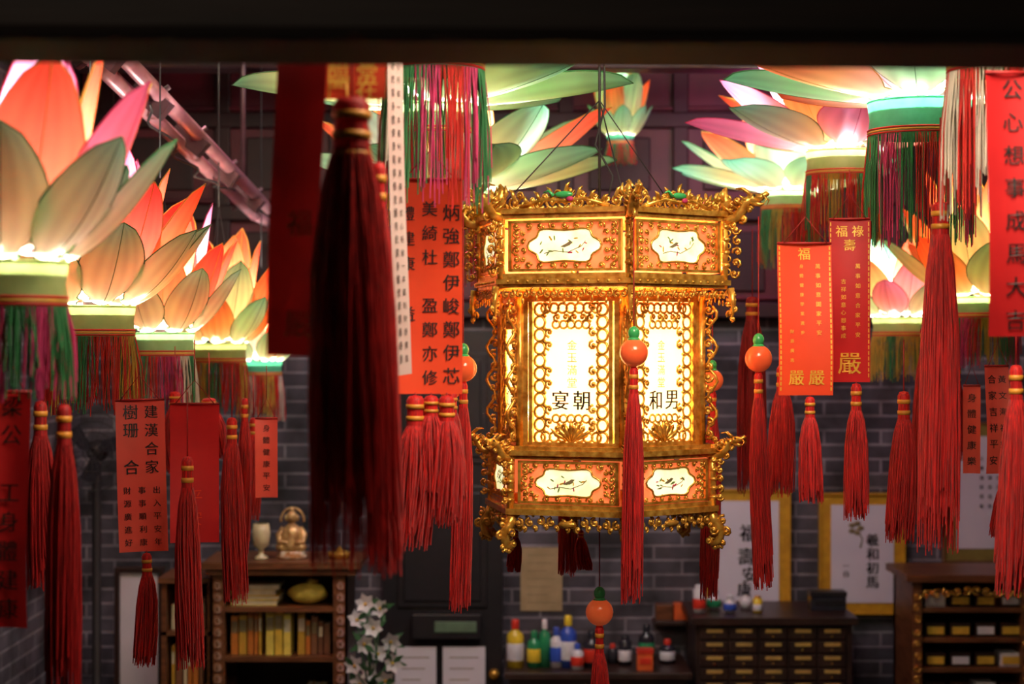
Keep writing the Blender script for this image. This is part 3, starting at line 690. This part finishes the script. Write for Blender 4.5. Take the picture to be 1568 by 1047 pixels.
def bottle(px,ytop,w,body,cap,label=None,name='plastic_bottle',d=8.3,base=None,kind=0):
    b=MB(); base=CT if base is None else base; p=W(px,ytop,d); h=p.z-base; r=w/F*d/2
    o=(p.x,d,base+.0005)
    if kind==0: prof=[(0,0),(r,0),(r,h*.62),(r*.9,h*.7),(r*.4,h*.78),(r*.4,h*.82)]
    elif kind==1: prof=[(0,0),(r,0),(r,h*.8),(r*.7,h*.86),(r*.6,h*.88)]
    else: prof=[(0,0),(r*.6,0),(r,h*.35),(r*.9,h*.6),(r*.4,h*.78),(r*.5,h*.9)]
    b.lathe(o,prof,body,18); zc=prof[-1][1]; rr=prof[-1][0]*1.15
    b.lathe(o,[(rr,zc-.004),(rr,h*.97),(rr*.8,h),(0,h)],cap,16)
    if label: b.lathe(o,[(r*1.01,h*.15),(r*1.03,h*.16),(r*1.03,h*.5),(r*1.01,h*.51)],label,18)
    return b.done(name)
cY=pbr('yellow_plastic',(.85,.62,.04),.3); cG=pbr('green_glass',(.03,.30,.12),.15); cB=pbr('blue_plastic',(.04,.10,.55),.3); cW=pbr('white_plastic',(.75,.75,.8),.3); cR=pbr('red_plastic',(.7,.04,.02),.3); cO=pbr('orange_cardboard',(.75,.12,.02),.5); cK=pbr('dark_glass',(.03,.03,.04),.1)
bottle(789,948,26,cY,cR,cW); bottle(818,965,22,cG,cG,cY); bottle(834,948,18,cG,cW); bottle(852,960,20,cW,cB,cB); bottle(870,942,26,cB,cY,cW); bottle(884,985,20,cW,cB,cR,d=8.24); bottle(906,965,26,cK,cK,cR)
bottle(938,985,18,cK,cR,None,d=8.4); bottle(957,972,20,cK,cK,cW,d=8.35,kind=1); bottle(990,955,24,cK,cK,cG,d=8.45)
bottle(1022,978,24,cK,cR,cW,d=8.4)
def boxobj(name,x0,y0,x1,base,d,dep,mat,mat2):
    b=MB(); a=W(x0,y0,d); c=W(x1,y0,d); b.span(a.x,c.x,d,d+dep,base+.0005,a.z-.012,mat); b.span(a.x-.003,c.x+.003,d-.003,d+dep+.003,a.z-.02,a.z,mat2)
    b.span(a.x+.01,c.x-.01,d-.003,d,base+(a.z-base)*.3,base+(a.z-base)*.6,mat2); return b.done(name,.002)
boxobj('orange_carton',976,994,1000,CT,8.2,.06,cO,cR)
TZ=W(1066,945,8.2).z
bottle(1071,895,20,cW,cW,cR,'tin_canister',8.35,TZ,1); bottle(1093,903,22,cW,cK,cG,'ceramic_jar',8.45,TZ,2); bottle(1118,910,20,cW,cW,cB,'ceramic_jar',8.35,TZ,2); bottle(1142,905,20,cW,cK,None,'ceramic_jar',8.45,TZ,2); bottle(1160,912,15,cY,GOLD,cW,'tin_canister',8.35,TZ,1)
boxobj('desk_clock',1242,906,1296,TZ,8.4,.1,cK,BLK)
b=MB(); a=W(1000,948,8.72)
b.span(W(1000,0,8.72).x,W(1062,0,8.72).x,8.66,8.79,a.z-.02,a.z,WDD)
b.span(W(1004,0,8.7).x,W(1030,0,8.7).x,8.69,8.76,a.z,a.z+.07,WD); b.span(W(1032,0,8.7).x,W(1062,0,8.7).x,8.69,8.76,a.z,a.z+.075,cO)
b.done('wall_bracket_shelf',.003)

# bookshelf
b=MB(); d=7.4; a=W(322,860,d); c=W(540,860,d); zt_=a.z; yb=d+.36
b.span(a.x-.03,c.x+.03,d-.03,yb+.02,zt_-.025,zt_,WD); b.span(a.x-.015,c.x+.015,d-.015,yb,zt_-.05,zt_-.025,WD)
posts=[(a.x,a.x+.055),(c.x-.075,c.x-.02)]
for q in posts:
    b.span(q[0],q[1],d,d+.05,0,zt_-.05,WD); b.span(q[0],q[1],yb-.05,yb,0,zt_-.05,WD)
    for k in range(24): b.ball(((q[0]+q[1])/2,d-.002,zt_-.09-k*.045),(.018,.006,.02),WD,8,5)
b.span(a.x,c.x-.02,yb-.01,yb,0,zt_-.05,WDD)
b.span(a.x,a.x+.01,d,yb,0,zt_-.05,WDD); b.span(c.x-.03,c.x-.02,d,yb,0,zt_-.05,WDD)
shz=[W(0,924,d).z-.015, W(0,1006,d).z, W(0,1006,d).z-.28, W(0,1006,d).z-.56, .12]
for z in shz: b.span(a.x,c.x-.02,d+.005,yb,z-.018,z,WD)
a2=W(247,884,d+.05); 
b.span(a2.x-.01,a.x,d+.03,yb,a2.z-.02,a2.z,WD)
for x0 in(a2.x,a.x-.02): b.span(x0,x0+.02,d+.05,yb,0,a2.z-.02,WD)
b.span(a2.x,a.x,yb-.01,yb,0,a2.z-.02,WDD)
for z in(a2.z-.21,a2.z-.43,a2.z-.65,.12): b.span(a2.x,a.x,d+.05,yb,z-.015,z,WD)
shelf_ob=b.done('bookshelf',.003)
BK=[pbr('book_yellow',(.80,.55,.06),.5),pbr('book_ochre',(.62,.36,.04),.5),pbr('book_orange',(.62,.20,.03),.5),pbr('book_cream',(.72,.62,.40),.5),pbr('book_brown',(.22,.09,.04),.5),pbr('book_lemon',(.88,.72,.12),.5)]
PAGE=pbr('book_pages',(.75,.68,.5),.8)
b=MB()
def books(x0,x1,z,y,hmin,hmax,pal):
    x=x0
    while x<x1-.012:
        t=random.uniform(.014,.034); h=random.uniform(hmin,hmax); m=random.choice(pal)
        if x+t>x1: break
        b.span(x,x+t,y,y+.004,z,z+h,m); b.span(x,x+.002,y,y+.15,z,z+h,m); b.span(x+t-.002,x+t,y,y+.15,z,z+h,m); b.span(x+.002,x+t-.002,y+.004,y+.145,z+.002,z+h-.004,PAGE)
        if h>.12: b.span(x+.003,x+t-.003,y-.0006,y,z+h*.55,z+h*.85,random.choice((INKB,PAGE)))
        x+=t+.001
def stack(x0,w,z,y,n,pal):
    for i in range(n):
        t=random.uniform(.010,.024); o=random.uniform(-.012,.012); ww=w*random.uniform(.85,1); m=random.choice(pal)
        b.span(x0+o,x0+o+ww,y+.003,y+.2,z+.002,z+t-.002,PAGE); b.span(x0+o,x0+o+ww,y,y+.2,z,z+.002,m); b.span(x0+o,x0+o+ww,y,y+.2,z+t-.002,z+t,m); b.span(x0+o,x0+o+.004,y,y+.2,z,z+t,m); z+=t
ax=a.x+.06; cx=c.x-.08; sw=(cx-ax)
z1=shz[1]+.001
books(ax+.01,ax+sw*.34,z1,d+.06,.15,.17,[BK[1],BK[2],BK[1]]); books(ax+sw*.36,ax+sw*.62,z1,d+.05,.15,.18,[BK[5],BK[0],BK[0]]); books(ax+sw*.66,cx-.01,z1,d+.06,.11,.165,[BK[2],BK[0],BK[1],BK[4]])
z0=shz[0]+.001
stack(ax+.02,.18,z0,d+.05,4,[BK[3],BK[5],BK[0],BK[4]])
stack(ax+.05,.2,shz[2]+.001,d+.05,3,[BK[3],BK[1]]); stack(ax+.01,.34,shz[2]+.08,d+.04,2,[BK[4],BK[3]]) 
books(ax+.3,cx-.01,shz[2]+.001,d+.07,.12,.16,BK)
for zz in shz[3:]: books(ax+.01,cx-.01,zz+.001,d+.06,.13,.2,BK)
for zz,yy in((a2.z-.21,0),(a2.z-.43,0),(a2.z-.65,0)):
    books(a2.x+.03,a.x-.03,zz+.001,d+.1,.09,.17,[BK[3],BK[1],BK[2],BK[4]])
b.done('books')
b=MB(); vs=[];fs=[]; o=W(472,908,d+.10); n,m=20,10; hgt=.042
for i in range(m+1):
    p=math.pi*i/m
    for k in range(n):
        q=2*math.pi*k/n; rr=1+.12*math.sin(5*q+i)+.06*math.sin(9*q)
        vs.append((o.x+.075*math.sin(p)*math.cos(q)*rr,o.y+.06*math.sin(p)*math.sin(q)*rr,z0+hgt+hgt*math.cos(p)))
for i in range(m):
    for k in range(n): fs.append((i*n+k,(i+1)*n+k,(i+1)*n+(k+1)%n,i*n+(k+1)%n))
b.add(vs,fs,BK[5]); b.tube([(o.x,o.y,z0+.078),(o.x+.01,o.y-.01,z0+.09),(o.x+.04,o.y,z0+.09)],[.012,.015,.004],BK[5],7); b.done('yellow_cloth_bundle')
# gilt seated statuette on a porcelain drum base
POR=pbr('painted_porcelain',(.75,.68,.50),.2,0,(.35,.16,.05),28)
GILT=pbr('aged_gilt',(.70,.48,.20),.35,.35,(.30,.16,.05),30)
b=MB(); o=W(447,830,d+.12); X,Y_,z_=o.x,o.y,zt_+.0005
b.lathe((X,Y_,z_),[(0,0),(.058,0),(.06,.012),(.052,.02),(.054,.03),(.0,.03)],POR,24)
b.ball((X,Y_,z_+.048),(.056,.045,.022),GILT,16,8)
for sx in(-1,1):
    b.ball((X+sx*.036,Y_-.018,z_+.046),(.026,.022,.018),GILT,10,6)
    b.tube([(X+sx*.03,Y_,z_+.118),(X+sx*.05,Y_-.006,z_+.09),(X+sx*.045,Y_-.03,z_+.066),(X+sx*.012,Y_-.045,z_+.064)],[.014,.014,.011,.008],GILT,8)
    b.ball((X+sx*.023,Y_,z_+.158),(.005,.006,.013),GILT,8,5)
b.lathe((X,Y_,z_),[(.046,.05),(.044,.075),(.040,.1),(.036,.118),(.02,.13),(.011,.137),(.011,.145)],GILT,20)
b.ball((X,Y_,z_+.16),(.022,.023,.026),GILT,14,10); b.ball((X,Y_+.002,z_+.187),(.010,.010,.010),GILT,10,6)
b.ball((X,Y_-.023,z_+.158),(.004,.005,.006),GILT,6,4)
for k in range(24):
    an=math.pi*(k/23); b.ball((X+.045*math.cos(an),Y_+.02,z_+.145+.05*math.sin(an)),.006,GILT,6,4)
b.done('gilt_seated_statuette')
b=MB(); o=W(400,830,d+.08); o.z=zt_+.0005; b.lathe(o,[(0,0),(.026,0),(.026,.01),(.01,.02),(.01,.04),(.03,.055),(.036,.1),(.03,.14),(.026,.14)],pbr('cream_glass',(.7,.6,.35),.2),20); b.done('glass_goblet')
b=MB(); o=W(520,845,d+.12); o.z=zt_+.0005; b.lathe(o,[(0,0),(.04,0),(.05,.02),(.048,.025),(.02,.03),(0,.05)],GOLD,20); b.done('brass_dish')

# white flowers on stand
WHF=pbr('white_petals',(.85,.85,.85),.5,trans=.3); LEAF=pbr('leaf_green',(.05,.16,.06),.5)
b=MB(); o=W(566,1100,7.1)
b.lathe((o.x,7.1,1.0),[(0,0),(.05,0),(.07,.06),(.06,.12),(.035,.16),(.045,.18),(.04,.18)],POR,20)
rnd=random.Random(3)
for (px,py) in((560,925),(583,932),(546,950),(572,962),(598,982),(556,985),(578,1002),(600,1015),(543,1020),(568,1028),(590,1042),(552,1048)):
    q=W(px,py,7.1+rnd.uniform(-.06,.06)); b.tube([(o.x,7.1,1.16),((o.x+q.x)/2+rnd.uniform(-.02,.02),7.1,(1.16+q.z)/2),q],.003,LEAF,4)
    ax_=Vector((rnd.uniform(-.6,.6),-1,rnd.uniform(-.2,.7))).normalized(); u=ax_.orthogonal().normalized(); v=ax_.cross(u)
    for k in range(6):
        an=k*1.047; dr=u*math.cos(an)+v*math.sin(an); sd_=ax_.cross(dr)
        tip=q+dr*.040+ax_*.022; md=q+dr*.022+ax_*.012
        b.add([q,md+sd_*.014,tip,md-sd_*.014],[(0,1,2,3)],WHF)
    b.ball(q+ax_*.008,.006,YEL,6,4)
    for k in range(3):
        dr=Vector((rnd.uniform(-1,1),rnd.uniform(-.6,.3),rnd.uniform(-.6,.6))).normalized()*.06; sd_=dr.cross(Vector((0,1,0))).normalized()*.011
        b.add([q,q+dr*.5+sd_,q+dr,q+dr*.5-sd_],[(0,1,2,3)],LEAF)
b.done('white_flower_arrangement')
b=MB(); b.span(o.x-.13,o.x+.13,6.97,7.23,.97,.9995,WD)
for sx in(-.11,.09):
    for sy in(6.99,7.19): b.span(o.x+sx,o.x+sx+.02,sy,sy+.02,0,.97,WD)
b.span(o.x-.12,o.x+.12,6.98,7.22,.3,.32,WD); b.done('flower_stand',.003)

b=MB(); a=W(182,876,8.0); c=W(242,876,8.0)
b.span(a.x,c.x,8.02,8.05,0,a.z,WHT); b.span(a.x-.02,a.x,8.0,8.06,0,a.z+.02,WDD); b.span(c.x,c.x+.02,8.0,8.06,0,a.z+.02,WDD); b.span(a.x,c.x,8.0,8.06,a.z,a.z+.02,WDD); b.done('folding_screen_panel',.003)
b=MB(); o=W(148,690,7.6)
b.lathe((o.x,7.6,0),[(0,0),(.16,0),(.15,.03),(.03,.05),(.018,.06),(.018,o.z-.05)],CORD,20)
b.ball((o.x,7.62,o.z),(.045,.07,.045),CORD)
for r_ in(.04,.08,.12,.155): b.ring((o.x,7.53,o.z),r_,.002,CORD,24)
for k in range(20): b.tube([(o.x,7.515,o.z),(o.x+.155*math.cos(k*.314),7.535,o.z+.155*math.sin(k*.314)),(o.x+.15*math.cos(k*.314),7.6,o.z+.15*math.sin(k*.314))],.0012,CORD,3)
for k in range(3):
    an=k*2.094; b.plate([(o.x,o.z),(o.x+.12*math.cos(an),o.z+.12*math.sin(an)),(o.x+.13*math.cos(an+.5),o.z+.13*math.sin(an+.5)),(o.x+.06*math.cos(an+.9),o.z+.06*math.sin(an+.9))],7.56,.003,cK)
b.done('standing_fan')

# metal pipe rack overhead left; magenta light put into the pipe colour
MET=pbr('magenta_lit_pipe',(.46,.24,.28),.35,.2,(.34,.14,.18),8); METD=pbr('dark_fitting',(.10,.05,.06),.4,.3)
b=MB(); A=W(100,50,4.4); B=W(390,330,7.4); dr=(B-A)
for off in(Vector((0,0,0)),Vector((.055,0,.025))):
    b.tube([A+off+dr*t for t in(0,.5,1)],.022,MET,12)
for i in range(5):
    t=.08+i*.2; q=A+dr*t; b.tube([q+Vector((-.03,0,-.03)),q+Vector((.08,0,.05))],.008,METD,6)
    b.box(q+Vector((.03,0,.015)),(.11,.06,.055),METD,Matrix.Rotation(.7,3,'Y'))
b.tube([B,B+Vector((0,.3,.0)),Vector((B.x,8.68,B.z))],.02,MET,10)
b.tube([A,Vector((A.x,A.y,3.9))],.012,MET,8); b.tube([A+dr*.9,A+dr*.9+Vector((0,0,3.9-(A+dr*.9).z))],.01,METD,8)
pts=[]
for i in range(30):
    t=i/29; q=A+dr*(.25+.5*t); pts.append(q+Vector((.03+.02*math.cos(i*.9),.02*math.sin(i*.9)-.03,-.02-.05*math.sin(t*3.14))))
b.tube(pts,.004,CORD,5)
b.done('overhead_pipe_rack')

# ------------------------------------------------------------------ lights
def area(name,loc,tgt,size,e,col):
    li=bpy.data.lights.new(name,'AREA'); li.size=size; li.energy=e; li.color=col
    o=bpy.data.objects.new(name,li); o.location=loc; o.rotation_euler=(Vector(tgt)-Vector(loc)).to_track_quat('-Z','Y').to_euler(); sc.collection.objects.link(o)
def point(name,loc,e,col,r=.08):
    li=bpy.data.lights.new(name,'POINT'); li.energy=e; li.color=col; li.shadow_soft_size=r
    o=bpy.data.objects.new(name,li); o.location=loc; sc.collection.objects.link(o)
area('front_fill_area',(.5,2.5,3.6),(.3,4.6,2.2),.8,52,(1,.82,.62))  # unseen area light added to brighten the tag fronts and gilt
area('foreground_area_light',(-.6,1.0,3.8),(-.45,2.5,2.2),.5,7,(1,.78,.58))  # off-frame area light aimed at the foreground hangings
area('shelf_fill_area',(.4,6.7,3.8),(.4,8.8,1.2),1.2,42,(1,.91,.90))  # unseen area light added to brighten the shelves and back wall
area('left_rear_area_light',(-1.0,5.9,3.8),(-1.1,7.7,1.2),.7,26,(1,.84,.58))  # off-frame area light aimed at the bookshelf
point('magenta_stage_lamp',(-.9,6.2,3.75),22,(1,.12,.50))
point('violet_stage_lamp',(1.1,7.7,3.4),11,(.85,.10,.50))
w=bpy.data.worlds.new('World'); sc.world=w; w.use_nodes=True
w.node_tree.nodes['Background'].inputs[0].default_value=(.10,.05,.09,1); w.node_tree.nodes['Background'].inputs[1].default_value=.3
# ------------------------------------------------------------------ camera
cam=bpy.data.cameras.new('camera'); co=bpy.data.objects.new('camera',cam); sc.collection.objects.link(co)
co.location=(0,0,ZC); co.rotation_euler=(math.radians(90),0,0); cam.sensor_width=36; cam.lens=36*F/1568; cam.clip_start=.05
cam.dof.use_dof=True; cam.dof.focus_distance=4.1; cam.dof.aperture_fstop=4.5
sc.camera=co
sc.view_settings.view_transform='Standard'; sc.view_settings.look='None'; sc.view_settings.exposure=.1
